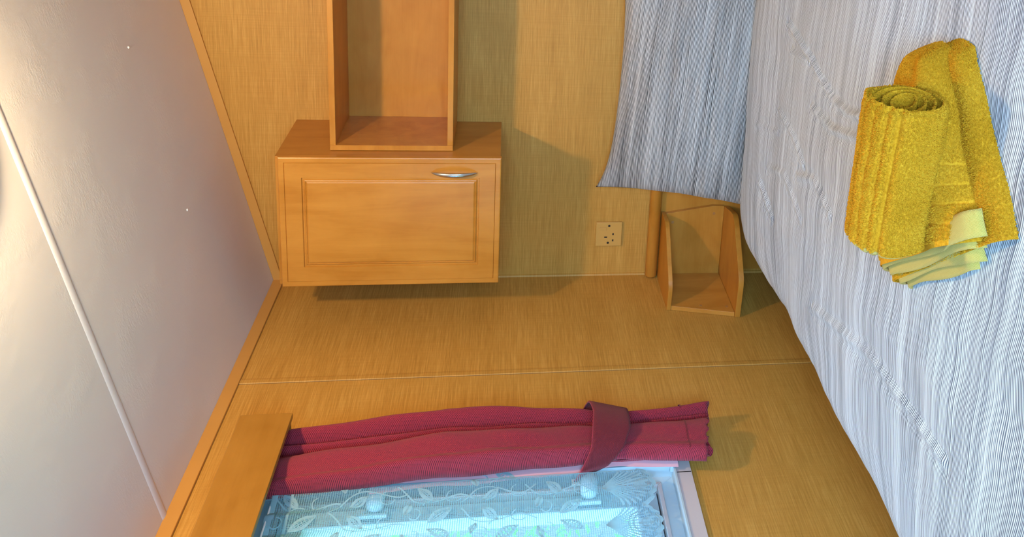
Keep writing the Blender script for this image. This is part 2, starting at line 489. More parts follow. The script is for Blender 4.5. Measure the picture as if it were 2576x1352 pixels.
# ------------------------------------------------------------------ red curtain
cur = empty('red_curtain', (.06, -.93, .86), 'burgundy woven curtain gathered in folds beside the window', 'curtain')
def lerp(a, b, t): return a+(b-a)*t
def keyed(z, ks):
    for (z0, a), (z1, b) in zip(ks, ks[1:]):
        if z <= z0 and z >= z1:
            q = (z0-z)/(z0-z1); return [lerp(p, r, q) for p, r in zip(a, b)]
    return ks[-1][1] if z < ks[-1][0] else ks[0][1]
# far edge, near edge, valleys (t), depth
CK = [(1.90, [-.834, -1.047, .22, .36, .47, .86, .060]),
      (1.70, [-.816, -1.033, .26, .42, .48, .86, .072]),
      (1.50, [-.801, -1.018, .29, .44, .47, .85, .088]),
      (1.34, [-.802, -1.011, .29, .42, .45, .84, .084]),
      (1.18, [-.810, -.990, .26, .36, .40, .82, .068]),
      (1.09, [-.820, -.976, .24, .28, .32, .80, .056]),
      (1.00, [-.819, -.988, .22, .26, .30, .80, .060]),
      (.86, [-.808, -1.006, .20, .24, .28, .80, .068])]
def cur_pt(u, v, offset=0.):
    z = 1.895 + (.872-1.895)*v
    z += (lerp(-.030, .012, u) - .003*math.sin(u*40))*(v**8)
    ya, yb, v1, v2, v3, v4, d = keyed(z, CK)
    vs = [0, v1, v2, v3, v4, 1]; hs = [.88, .66, .50, 1.0, .90]
    for k in range(5):
        if u <= vs[k+1] or k == 4:
            a, b = vs[k], vs[k+1]; q = min(1, max(0, (u-a)/max(1e-6, b-a)))
            bulge = math.sin(PI*q)**.62
            L_ = [.35, -.05, .12, .30, .86, .35]; lo0 = L_[k]; lo1 = L_[k+1]
            base = lerp(lo0, lo1, q)
            hh = base + (hs[k]-base)*bulge
            break
    y = lerp(ya, yb, u) + .002*math.sin(z*23+u*9)
    x = .018 + d*hh*1.05 + .0015*math.sin(z*31+u*17) + offset
    return (x, y, z)
w = MB(); w.grid(cur_pt, 150, 150)
o = w.build('curtain_cloth', M_RED, cur, smooth=True)
sol = o.modifiers.new('thick', 'SOLIDIFY'); sol.thickness = .0025; sol.offset = -1
planar_uv(o.data, lambda c: np.stack([c[:,1]*1.15, c[:,2]], 1))
# hem seam and the scalloped back layers below
w = MB(); w.grid(lambda u, v: (lambda p: (p[0]+.0012, p[1], lerp(.924, .920, v)))(cur_pt(u, (1.895-.922)/1.023)), 120, 2)
o = w.build('hem_seam', M_REDS, cur, smooth=True); planar_uv(o.data, lambda c: np.stack([c[:,1], c[:,2]], 1))
w = MB(); w.grid(lambda u, v: (.020+.020*abs(math.sin(u*PI*4.2))+.004*v, lerp(-.832, -.972, u), lerp(1.3, .862+.006*math.sin(u*33), v)), 80, 24)
o = w.build('back_fold', M_RED, cur, smooth=True); planar_uv(o.data, lambda c: np.stack([c[:,1], c[:,2]], 1))
def lin(u, v):
    z = lerp(1.66, .948, v); p = cur_pt(1.0, (1.895-z)/1.023)
    bul = .007*math.sin(PI*min(1, v*1.05))**.6*(1 if v < .55 else .8) * (0.25 if abs(z-1.12) < .05 else 1)
    return (p[0]-.010-.008*u, p[1]+.02-(.02+bul)*u, z)
w = MB(); w.grid(lin, 10, 60)
w.build('curtain_lining', M_LINING, cur, smooth=True)

tie = empty('curtain_tieback', (.06, -.92, 1.12), 'burgundy fabric tieback band looped around the lower part of the curtain', 'tieback')
def tb(u, v):
    # u runs from the wall behind the far edge round the front to the wall near the window; v across the band
    a = lerp(-.10*PI, 1.10*PI, u)
    cy, cx = -.900, .030
    ry = lerp(.106, .086, v); rx = lerp(.092, .070, v)
    y = cy + ry*math.cos(a); x = cx + rx*max(-.3, math.sin(a))**1.0 if math.sin(a) > -.3 else cx-.3*rx
    def pw(ks):
        for (p, q), (p2, q2) in zip(ks, ks[1:]):
            if u <= p2: return lerp(q, q2, (u-p)/(p2-p))
        return ks[-1][1]
    zt = pw([(0, 1.175), (.25, 1.158), (.5, 1.150), (.75, 1.160), (.9, 1.185), (1, 1.200)])
    zb = pw([(0, 1.120), (.12, 1.082), (.3, 1.062), (.6, 1.062), (.75, 1.080), (.9, 1.120), (1, 1.170)])
    return (max(.004, x), y, lerp(zt, zb, v))
w = MB(); w.grid(tb, 90, 14)
o = w.build('tieback_band', M_REDS, tie, smooth=True); planar_uv(o.data, lambda c: np.stack([c[:,1], c[:,2]], 1))
sol = o.modifiers.new('thick', 'SOLIDIFY'); sol.thickness = .0035; sol.offset = 1
w = MB(); w.tube([tb(k/50, 0) for k in range(51)], .0016, 6); w.build('edge_piping', M_RED, tie, smooth=True)
w = MB().box(.004, .0055, -1.012, -.992, 1.186, 1.204); w.build('white_tab', M_PIN, tie)

# ------------------------------------------------------------------ wall cabinet
cab = empty('wall_cabinet', (.345, 0, 1.39), 'beech wall cabinet with a panelled door hung in the back corner', 'cabinet')
CX0, CX1, CZ0, CZ1, CD = .150, .542, 1.388, 1.996, .292
w = MB()
w.box(CX1-.016, CX1, -CD, -.0005, CZ0, CZ1); w.build('side_panel', M_WSIDE, cab, bevel=.0008)
w = MB(); w.box(CX0, CX0+.016, -CD, -.0005, CZ0, CZ1); w.build('side_panel', M_WSIDE, cab, bevel=.0008)
w = MB(); w.box(CX0+.016, CX1-.016, -CD, -.0005, CZ0, CZ0+.016); w.build('bottom_panel', M_WX, cab)
w = MB(); w.box(CX0+.016, CX1-.016, -CD, -.0005, CZ1-.016, CZ1); w.build('top_panel', M_WX, cab)
w = MB(); w.box(CX0+.016, CX1-.016, -.008, -.0005, CZ0+.016, CZ1-.016); w.build('back_panel', M_WX, cab)
w = MB(); w.box(CX1-.018, CX1+.0015, -CD-.006, -CD, CZ0, CZ1-.001); w.build('edge_lipping', M_WZ, cab, bevel=.0006)
def door_mesh(x0, x1, z0, z1, yb, yf):
    mb = MB()
    rings = [(0, yb), (0, yf+.003), (.0009, yf+.0009), (.003, yf), (.0150, yf), (.0160, yf+.0022), (.0170, yf), (.0600, yf), (.0618, yf+.0048),
             (.0655, yf+.0050), (.0680, yf+.0016), (.0700, yf+.0006), (.0716, yf+.0030), (.0740, yf+.0012), (.0760, yf+.0004)]
    vs = []
    for ins, y in rings:
        vs += [(x0+ins, y, z0+ins), (x1-ins, y, z0+ins), (x1-ins, y, z1-ins), (x0+ins, y, z1-ins)]
    fs = [(0, 1, 2, 3)]
    for r in range(len(rings)-1):
        for k in range(4):
            a = r*4+k; b = r*4+(k+1) % 4; fs.append((a, b, b+4, a+4))
    e = (len(rings)-1)*4; fs.append((e, e+1, e+2, e+3))
    return mb.add(vs, fs)
DF = -.320
door = door_mesh(.155, .5485, 1.3855, 1.984, -.301, DF).build('door', M_WZ, cab)
def bow(u, v):
    s = lerp(-1, 1, u); z = 1.5145 - .064*s
    wdt = .0068*(1-abs(s)**2.6)**.7 + .0003; thk = .0036*(1-abs(s)**4)**.6+.0002
    a = 2*PI*v
    yc = DF - .0015 - .0235*(1-s*s)**.85
    xc = .5055
    nx = math.cos(a)*wdt; ny = math.sin(a)*thk
    return (xc+nx, yc+ny, z)
w = MB(); w.grid(bow, 60, 21)
h = w.build('handle', M_METAL, None, smooth=True)
h.parent = door
h['label'] = 'brushed metal bow handle'

# ------------------------------------------------------------------ open wall shelf
sh = empty('open_wall_shelf', (1.15, 0, 1.52), 'open beech box shelf on the back wall right of the cabinet', 'shelf')
SX0, SX1, SD = .5435, 1.72, .252
MB().box(SX0, SX0+.015, -SD, -.0005, 1.5235, 1.8585).build('end_panel', M_WX, sh, bevel=.0007)
MB().box(SX1-.015, SX1, -SD, -.0005, 1.5235, 1.8585).build('end_panel', M_WX, sh, bevel=.0007)
MB().box(SX0+.0152, SX1-.0152, -SD+.0006, -.0005, 1.5235, 1.539).build('bottom_board', M_WX, sh, bevel=.0007)
MB().box(SX0+.0152, SX1-.0152, -SD+.0006, -.0005, 1.843, 1.8585).build('top_board', M_WX, sh, bevel=.0007)
MB().box(SX0+.0152, SX1-.0152, -.008, -.0005, 1.539, 1.843).build('back_board', M_WX, sh)

# ------------------------------------------------------------------ socket
so = empty('wall_socket', (.154, 0, 1.03), 'cream square switched wall socket on the back wall above the bedside unit', 'wall socket')
s0, s1, q0, q1 = .1105, .1965, .987, 1.073
MB().box(s0, s1, -.0095, -.0003, q0, q1).build('face_plate', M_SOCKET, so, bevel=.0018)
def onplate(fz, fx, hz, hx, y0, y1):
    z = q1-.086*fz; x = s1-.086*fx
    return MB().box(x-.086*hx, x+.086*hx, y0, y1, z-.086*hz, z+.086*hz)
onplate(.265, .265, .135, .062, -.0125, -.009).build('rocker_switch', M_SOCKET, so, bevel=.0008)
for a in ((.385, .62, .055, .028), (.665, .49, .028, .040), (.665, .755, .028, .040)):
    onplate(*a, -.00985, -.009).build('pin_slot', M_BLACK, so)
for fz, fx in ((.50, .145), (.48, .858)):
    z = q1-.086*fz; x = s1-.086*fx
    MB().grid(lambda u, v: (x+.0040*math.cos(2*PI*u)*v, -.0099-.0003*(1-v), z+.0040*math.sin(2*PI*u)*v), 16, 3, True).build('screw', M_BLACK, so)

# ------------------------------------------------------------------ headboard and rail
hb = empty('headboard', (.95, 0, .4), 'low beech headboard with a rounded top rail behind the pillow', 'headboard')
w = MB()
def rail(u, v):
    a = 2*PI*v; sx = [0.002, .004, .010, 1.86, 1.866, 1.868][int(round(u*5))]; r = [.0001, .016, .0195, .0195, .016, .0001][int(round(u*5))]
    return (sx, -.0205+r*math.cos(a), .882+r*1.0*math.sin(a))
w.grid(rail, 6, 29); w.build('top_rail', M_WX, hb, smooth=True)
MB().box(.02, 1.85, -.014, -.0005, .40, .866).build('panel', M_WX, hb)

# ------------------------------------------------------------------ bedside corner unit
cu = empty('corner_bedside_unit', (.12, -.1, .63), 'small open beech bedside unit fitted in the corner under the socket', 'bedside unit')
top = [(.001, -.0145), (.001, -.240), (.060, -.246), (.088, -.243), (.105, -.232), (.226, -.122), (.238, -.108), (.242, -.090), (.238, -.0145)]
MB().prism(top, 'z', .847, .8605).build('top_board', M_WX, cu, bevel=.001)
bot = [(.001, -.0145), (.001, -.293), (.115, -.300), (.138, -.296), (.165, -.274), (.255, -.193), (.278, -.170), (.288, -.148), (.284, -.120), (.258, -.0145)]
MB().prism(bot, 'z', .633, .650).build('bottom_board', M_WX, cu, bevel=.001)
MB().prism([(-.0295, .6505), (-.287, .6505), (-.238, .8465), (-.0295, .8465)], 'x', .001, .0155).build('side_panel', M_WZ, cu, bevel=.0008)
MB().prism([(.001, .6505), (.262, .6505), (.263, .69), (.236, .8465), (.001, .8465)], 'y', -.029, -.0145).build('back_panel', M_WX, cu, bevel=.0008)
def disc(axis, c, r=.0048, hgt=.0012):
    def f(u, v):
        rr = r*min(1, v*1.6); hh = hgt*(1 if v < .7 else (1-v)/.3)
        if axis == 'y': return (c[0]+rr*math.cos(2*PI*u), c[1]-hh, c[2]+rr*math.sin(2*PI*u))
        return (c[0]+hh, c[1]+rr*math.cos(2*PI*u), c[2]+rr*math.sin(2*PI*u))
    return MB().grid(f, 16, 5, True)
M_CAP = plain('brown_screw_cap', (.42,.19,.055), .4)
for c in ((.236, -.029, .684), (.205, -.029, .822)): disc('y', c).build('screw_cap', M_CAP, cu)
for c in ((.0155, -.240, .751), (.0155, -.250, .668)): disc('x', c).build('screw_cap', M_CAP, cu)

# ------------------------------------------------------------------ bed
bed = empty('double_bed', (1.0, -1.3, 0), 'double bed base and mattress under the striped duvet', 'bed')
MB().box(.36, 1.70, -2.22, -.32, .04, .30).build('bed_base', M_WY, bed, bevel=.01)
MB().box(.34, 1.72, -2.24, -.03, .302, .56).build('mattress', M_MATT, bed, bevel=.03, seg=4)
for x, y in ((.42, -2.15), (1.64, -2.15), (.42, -.40), (1.64, -.40)):
    MB().box(x-.025, x+.025, y-.025, y+.025, 0, .04).build('leg', M_WZ, bed)

# duvet ------------------------------------------------------------
DX0, DX1, DY0, DY1 = .345, 1.72, -.300, -2.25     # inner rectangle of the flat top
DR, DT = .093, .655
def nz(x, y, z, s): return noise.noise(Vector((x*s, y*s, z*s)))
CREASES = [  # (points in (x, y), height, width)
    ([(1.04, -.62), (1.01, -.80), (.965, -.99), (.975, -1.12), (1.00, -1.20), (1.02, -1.30), (1.05, -1.40)], .0065, .0075),
    ([(.90, -.86), (.90, -1.00), (.93, -1.12), (.965, -1.24), (1.00, -1.36)], .0055, .0075),
    ([(.80, -.60), (.78, -.72), (.74, -.83)], .004, .008),
    ([(.985, -.66), (.995, -.80)], .0055, .006),
    ([(.70, -.80), (.74, -.92), (.71, -1.05)], .004, .009),
    ([(.62, -.55), (.66, -.70), (.61, -.85)], .0035, .009),
    ([(.70, -.42), (.74, -.60)], .003, .008),
    ([(.45, -1.0), (.55, -1.35), (.58, -1.7)], .0045, .009),
    ([(.55, -.50), (.50, -.62)], .005, .009),
    ([(1.10, -.45), (1.16, -.70)], .003, .010),
]
def seg_d(px, py, a, b):
    ax, ay = a; bx, by = b; dx, dy = bx-ax, by-ay
    t_ = max(0, min(1, ((px-ax)*dx+(py-ay)*dy)/(dx*dx+dy*dy)))
    return math.hypot(px-ax-dx*t_, py-ay-dy*t_)
def crease(px, py):
    h = 0
    for pts, H, W in CREASES:
        if min(abs(px-p[0])+abs(py-p[1]) for p in pts) > .35: continue
        d = min(seg_d(px, py, a, b) for a, b in zip(pts, pts[1:]))
        h += H*math.exp(-(d/W)**2) - .45*H*math.exp(-((d-2.0*W)/W)**2)
    return h
RC = .10      # plan corner radius of the flat top
def duvet_pt(s, t_):
    """s, t_: cloth coordinates in metres (plan coordinates before draping)"""
    ix = min(max(s, DX0+RC), DX1-RC); iy = max(min(t_, DY0-RC), DY1+RC)
    dx, dy = s-ix, t_-iy; dd = math.hypot(dx, dy)
    puff = .016*math.sin(PI*(s-DX0)/(DX1-DX0)) if DX0 < s < DX1 else 0
    puff += .018*math.exp(-((t_-DY0+.10)/.16)**2)
    low = .007*nz(s, t_, 1.3, 3.2)+.004*nz(s, t_, 5.3, 8.5)
    if dd <= RC:
        return (s, t_, DT+puff+low+crease(s, t_))
    ux, uy = dx/dd, dy/dd
    d = dd-RC
    r = DR*(1+.16*nz(s, t_, 2.2, 4.0))
    if d < r*PI/2:
        o_, dn = r*math.sin(d/r), r*(1-math.cos(d/r))
    else:
        o_, dn = r, r + (d-r*PI/2)
    side = min(1, d/.12)
    # soft vertical folds on the hanging part
    along = t_ if abs(ux) > abs(uy) else s
    o_ += side*(.010*math.sin(along*19+2*nz(s, t_, 0, 2))+.006*nz(s*1, t_*6, 3, 4)) + .12*max(0, dn-.09)*.25
    z = DT+puff*(1-side*.6)+low+crease(s, t_)*(1-side) - dn
    return (ix+ux*(RC+o_), iy+uy*(RC+o_), z)
HANG = .36
sa, sb = DX0-HANG, DX1+HANG; ta, tb_ = DY0+.20, DY1-HANG
NU, NV = 480, 560
w = MB()
w.grid(lambda u, v: duvet_pt(lerp(sa, sb, u), lerp(ta, tb_, v)), NU, NV)
me = w.mesh('duvet')
uvc = np.array([(lerp(sa, sb, i/(NU-1)), lerp(ta, tb_, j/(NV-1))) for j in range(NV) for i in range(NU)])
# the printed stripe runs a little askew and waves where the cloth is pulled
uvw = uvc.copy()
uvw[:,1] += .012*np.sin(uvc[:,0]*5.0+.6)+.005*np.sin(uvc[:,0]*13+uvc[:,1]*7)+.0022*np.sin(uvc[:,0]*47+uvc[:,1]*9)
near = np.clip((DX0+.16-uvc[:,0])/.25, 0, 1)
uvw[:,1] += near*.03*np.sin(uvc[:,1]*16)+near**2*.10
planar_uv(me, lambda c: uvw)
duvet = link('striped_duvet', me, M_DUVET)
tag(duvet, 'grey and white pinstriped duvet spread over the bed and hanging down its side', 'duvet')
sol = duvet.modifiers.new('thick', 'SOLIDIFY'); sol.thickness = .012; sol.offset = -1

# pillow ------------------------------------------------------------
PW, PH, PT = .74, .50, .088
def pillow_pt(a, b, side):
    ea, eb = 1-abs(a)**2.4, 1-abs(b)**2.4
    x = a*PW/2*(1-.035*(1-b*b)); y = b*PH/2*(1-.085*(1-a*a)**.8)
    # ears at the corners
    cc = (abs(a)*abs(b))**6; x *= 1+.02*cc; y *= 1+.10*cc
    th = PT*(max(0, ea)*max(0, eb))**.55
    wr = .006*nz(a*2, b*1.2, side, 2.2)+.004*nz(a*1.2, b*4, side, 3.0)
    wr += .006*math.sin(b*9+a*2)*max(0, abs(a)-.55)/.45
    th += wr*min(1, th/.03)
    return Vector((x, y, side*th*(1.0 if side > 0 else .75)))
PC = Vector((.722, -.155, .812)); tilt = math.radians(74)
Rp = Matrix.Rotation(tilt, 3, 'X')
def pil(side):
    mb = MB(); n1, n2 = 150, 110
    return mb.grid(lambda u, v: tuple(PC + Matrix.Rotation(math.radians(2.0), 3, 'Y') @ (Rp @ pillow_pt(lerp(-1, 1, u), lerp(-1, 1, v), side))), n1, n2)
w = pil(1); w2 = pil(-1); w.add(w2.v, w2.f)
me = w.mesh('pillow')
bm = bmesh.new(); bm.from_mesh(me); bmesh.ops.remove_doubles(bm, verts=bm.verts, dist=.0006); bmesh.ops.recalc_face_normals(bm, faces=bm.faces); bm.to_mesh(me); bm.free()
inv = (Matrix.Rotation(math.radians(2.0), 3, 'Y') @ Rp).inverted()
def puv(c):
    L = np.array(inv) @ (c - np.array(PC)).T
    return np.stack([L[0], L[1]+.03*L[0]+.5], 1)
planar_uv(me, puv)
tag(link('striped_pillow', me, M_PILLOW), 'black and white pinstriped pillow propped against the headboard and back wall', 'pillow')

# ------------------------------------------------------------------ towels
def add_tufts(V, F, pts, nrm, L=.0040, R=.00064, seed=1, lean=.45):
    """short terry loops as three-sided tapering tufts; pts, nrm are (n,3) arrays"""
    r = np.random.default_rng(seed); n = len(pts)
    j = r.normal(size=(n, 3)); d = nrm + lean*j/np.linalg.norm(j, axis=1)[:,None]*r.uniform(.3, 1, (n, 1))
    d /= np.linalg.norm(d, axis=1)[:,None]
    a = np.cross(d, r.normal(size=(n, 3))); a /= np.linalg.norm(a, axis=1)[:,None]; b = np.cross(d, a)
    ln = L*r.uniform(.6, 1.25, (n, 1)); rr = R*r.uniform(.7, 1.3, (n, 1))
    base = pts - nrm*.001
    v = []
    for k in range(3):
        w_ = 2*PI*k/3; v.append(base + (a*math.cos(w_)+b*math.sin(w_))*rr)
    for k in range(3):
        w_ = 2*PI*k/3+.5; v.append(base + d*ln*.75 + (a*math.cos(w_)+b*math.sin(w_))*rr*1.25)
    v.append(base + d*ln)
    v = np.stack(v, 1).reshape(-1, 3)
    o_ = len(V); off = o_ + np.arange(n)*7
    V.extend(v.tolist())
    T = [(0,1,4,3), (1,2,5,4), (2,0,3,5)]; T3 = [(3,4,6), (4,5,6), (5,3,6)]
    for q in T: F.extend(np.stack([off+k for k in q], 1).tolist())
    for q in T3: F.extend(np.stack([off+k for k in q], 1).tolist())

def sheet_points(fn, n, seed, keepfn=None, orient=None):
    r = np.random.default_rng(seed); P = []; Q = []
    e = 1e-3
    for _ in range(n):
        u, v = r.uniform(), r.uniform()
        if keepfn and not keepfn(u, v): continue
        p = Vector(fn(u, v)); du = Vector(fn(min(1, u+e), v))-Vector(fn(max(0, u-e), v)); dv = Vector(fn(u, min(1, v+e)))-Vector(fn(u, max(0, v-e)))
        nn = du.cross(dv)
        if nn.length < 1e-14: continue
        nn.normalize()
        if orient and nn.dot(orient(p)) < 0: nn = -nn
        P.append(p); Q.append(nn)
    return np.array(P), np.array(Q)

UPWARD = lambda p: Vector((0, 0, 1))
def terry_obj(name, parent, fn, nu, nv, ntuft, seed, keepfn=None, orient=UPWARD, mat=None, L=.0041):
    mb = MB().grid(fn, nu, nv); me0 = mb.mesh(name)
    V = [tuple(v.co) for v in me0.vertices]; F = [tuple(p.vertices) for p in me0.polygons]
    bpy.data.meshes.remove(me0)
    if ntuft:
        P, Q = sheet_points(fn, ntuft, seed, keepfn, orient); add_tufts(V, F, P, Q, seed=seed, L=L)
    me_ = bpy.data.meshes.new(name); me_.from_pydata(V, [], F)
    planar_uv(me_, lambda c: c[:, :2])
    o_ = link(name, me_, mat or M_TERRY)
    if parent: keep(o_, parent)
    return o_

# folded bath towel: quadrilateral patches with rounded, padded rims
def duvet_z(x, y):
    return duvet_pt(x, y)[2]
def patch(c, z0, th, rim=.05, side=.12, bow=(0,0,0,0)):
    """c: four plan corners (tip-left, tip-right, hem-right, hem-left); u: left-right, v: tip-hem"""
    c = [Vector((p[0], p[1])) for p in c]
    def f(u, v):
        # u in 0..1 wraps: 0..0.25 underside left, 0.25..0.75 top, 0.75..1 underside right
        q = PI*(u*1.0)
        uu = .5-.5*math.cos(q); hh = math.sin(q)
        e = min(1, v/.10); ev = math.sin(e*PI/2)
        w_ = lerp(uu, uu, 1)
        a_ = c[0].lerp(c[1], w_); b_ = c[3].lerp(c[2], w_)
        p = a_.lerp(b_, v)
        p = p + Vector((bow[0]*math.sin(PI*w_)*(1-v)+bow[1]*math.sin(PI*w_)*v, bow[2]*math.sin(PI*w_)*(1-v)+bow[3]*math.sin(PI*w_)*v))
        p.y += side*(1-w_)*math.sin(PI*v**.75)
        t1 = min(1, min(w_, 1-w_)/rim) if rim > 0 else 1
        prof = math.sqrt(max(0, 1-(1-t1)**2))
        zz = z0(p.x, p.y) + th*prof*ev
        return (p.x, p.y, zz)
    return f
Z0 = lambda x, y: duvet_z(x, y)+.0005
ft = empty('folded_towel', (1.0, -1.58, .67), 'mustard yellow bath towel folded flat on the duvet underneath the rolled towel', 'towel')
# lower fold
TIPL, TIPR, HR, HL = (1.232, -1.500), (1.256, -1.592), (1.037, -1.812), (.778, -1.468)
def low(u, v):
    f = patch([TIPL, TIPR, HR, HL], Z0, .030, .10, .085, bow=(.010, 0, .004, .0))
    x, y, z = f(u, v); z += .004*nz(x, y, 0, 14)
    return (x, y, z)
terry_obj('lower_fold', ft, low, 70, 90, 42000, 11)
# narrow rolled edge towards the camera
def ztop(x, y): return Z0(x, y)+.024
def upk(u, v):
    w_ = .5-.5*math.cos(PI*u)
    if v > .975: return False
    for g in (.60, .70, .79, .88):
        if abs(v-g+.02*math.sin(w_*5)) < .0095: return False
    return True
def up(u, v):
    f = patch([(1.232, -1.500), (1.240, -1.558), (1.012, -1.768), (.805, -1.462)], ztop, .040, .20, .078, bow=(.008, .0, .004, .0))
    x, y, z = f(u, v)
    w_ = .5-.5*math.cos(PI*u)
    z += .010*math.exp(-((w_-.80)/.14)**2)*min(1, v/.1)
    z += .003*nz(x, y, 4, 16)
    for g in (.60, .70, .79, .88):
        z -= .0035*math.exp(-((v-g+.02*math.sin(w_*5))/.010)**2)
    return (x, y, z)
terry_obj('upper_fold', ft, up, 110, 170, 46000, 12, upk)
# hem layers: flat woven borders stacked under the open end
def hemlayer(k):
    def f(u, v):
        inn = Vector((.806, .592))
        A, B = Vector((.802, -1.470)), Vector((1.026, -1.784))
        p = A.lerp(B, u*(1-.10*k) + .012*k) - inn*(.011*k)
        p = p + inn*(.040*(1-v)) + inn*.003*math.sin(u*7+k*2)
        zb = Z0(p.x, p.y) + .0545 - .0125*k
        z = zb - .004*v*v + .002*math.sin(u*8+k*1.3) - .022*max(0, (.10-u)/.10)**2 - (.020*max(0, (u-.93)/.07)**2)
        z += .012*math.exp(-((u-.84)/.09)**2)*(1, .2, 0, 0)[k]*v
        return (p.x, p.y, z)
    return f
for k in range(4):
    w = MB(); w.grid(hemlayer(k), 60, 8)
    o = w.build('hem_layer', M_HEM, ft, smooth=True); planar_uv(o.data, lambda c: c[:, :2])
    o['label'] = 'paler flat woven hem'
    sol = o.modifiers.new('thick', 'SOLIDIFY'); sol.thickness = .005; sol.offset = 0

# rolled hand towel ---------------------------------------------------
RA, RB = Vector((1.182, -1.628, .786)), Vector((.940, -1.622, .786))
ax = (RB-RA); RLEN = ax.length; axn = ax.normalized()
e1 = Vector((0, 0, 1)); e1 = (e1-axn*e1.dot(axn)).normalized(); e2 = axn.cross(e1)   # e2 horizontal
if e2.y > 0: e2 = -e2                                                              # e2 towards the camera
rt = empty('rolled_towel', (1.01, -1.45, .705), 'rolled mustard yellow hand towel lying on top of the folded towel', 'towel')
GROOVES = [-.98, -.70, -.38, -.04]      # angles from the top towards the window side
def roll_r(a, s):
    r = .0680 + .004*math.sin(2*a+.8)+.003*nz(math.cos(a), math.sin(a), s*2, 2.5)
    for g in GROOVES:
        g2 = g + .10*math.sin(s*3.0+g)*.5
        dlt = (a+g2+PI) % (2*PI)-PI
        r -= .0080*math.exp(-(dlt/(.085 if g == GROOVES[0] else .06))**2)
    dlt = (a+.02+.10*math.sin(s*3.0)*.5+PI) % (2*PI)-PI
    # ends soften inward
    e = min(s, 1-s)
    if e < .06: r *= 1-.14*(1-e/.06)**2
    return r
def roll_at(r, a, s, endshift=0.):
    return tuple(RA + axn*(s*RLEN+endshift) + e1*r*math.cos(a)*.90 + e2*r*math.sin(a))
RADIAL = lambda p: (p-RA) - axn*(p-RA).dot(axn)
def outer_f(u, v): return roll_at(roll_r(2*PI*u, v), 2*PI*u, v)
def rkeep(u, v):
    a = 2*PI*u
    for g in GROOVES:
        g2 = g + .10*math.sin(v*3.0+g)*.5
        if abs((a+g2+PI) % (2*PI)-PI) < (.085 if g == GROOVES[0] else .055): return False
    return v < .965
terry_obj('outer_wrap', rt, outer_f, 360, 90, 54000, 21, rkeep, RADIAL)
# the coil seen in the end
def coil(u, v):
    a = u*2*PI*3.2; r = lerp(.010, .060, u)
    s = lerp(.0, .965, v); sh = .010*math.sin(a*1.0+1)+.006
    return roll_at(r, a, s, sh*(1-v)*.8 + (.000))
terry_obj('coil', rt, coil, 160, 20, 60000, 22, lambda u, v: v < .20, None, None, .0042)
def endcap(u, v):
    a = 2*PI*u; r = roll_r(a, .04)*(1-.18*v); return roll_at(r, a, .02, .006*math.sin(a*3)-.002+.016*v)
terry_obj('end_fold', rt, endcap, 90, 8, 9000, 23, None, RADIAL, None, .005)
def hemring(u, v):
    a = 2*PI*u; return roll_at(roll_r(a, .99)+.0012-.010*v*v, a, .962+.045*v)
w = MB(); w.grid(hemring, 120, 7); o = w.build('hem', M_HEM, rt, smooth=True); planar_uv(o.data, lambda c: c[:, :2])
o['label'] = 'paler flat woven hem'
sol = o.modifiers.new('thick', 'SOLIDIFY'); sol.thickness = .004; sol.offset = 0

# ------------------------------------------------------------------ ceiling lamp
LX, LY = .953, -1.302
lc = Vector((LX, LY, zc(LX)))
nrm = Vector((SLOPE, 0, -1)).normalized(); tx = Vector((1, 0, SLOPE)).normalized(); ty = Vector((0, 1, 0))
lamp = empty('ceiling_lamp', lc, 'round brass rimmed glass ceiling lamp glowing warm at the edge of the ceiling', 'ceiling lamp')
def lathe(prof, n=64):
    return MB().grid(lambda u, v: (lambda p: tuple(lc+tx*p[0]*math.cos(2*PI*u)+ty*p[0]*math.sin(2*PI*u)+nrm*p[1]))(prof[int(round(v*(len(prof)-1)))]), n, len(prof), True)
lathe([(.001, .001), (.165, .001), (.170, .006), (.171, .016), (.166, .022), (.156, .024), (.150, .018), (.001, .016)]).build('brass_rim', M_BRASS, lamp, smooth=True)
gm = N('lamp_glass')
_e = gm.n('Emission', {0: (1, .80, .42, 1), 1: 2.6}); _t = gm.n('BsdfTransparent', {0: (1, 1, 1, 1)})
_m = gm.n('MixShader', {0: .82, 1: _e.outputs[0], 2: _t.outputs[0]}); gm.t.links.new(_m.outputs[0], gm.out.inputs[0])
prof = [(.155*math.cos(k*PI/2/12), .022+.050*math.sin(k*PI/2/12)) for k in range(13)]
lathe(prof).build('glass_bowl', gm.m, lamp, smooth=True)
bl = bpy.data.lights.new('lamp_bulb', 'POINT'); bl.energy = 46; bl.color = (1, .72, .40); bl.shadow_soft_size = .032
b = bpy.data.objects.new('lamp_bulb', bl); COL.objects.link(b); b.location = lc+nrm*.050

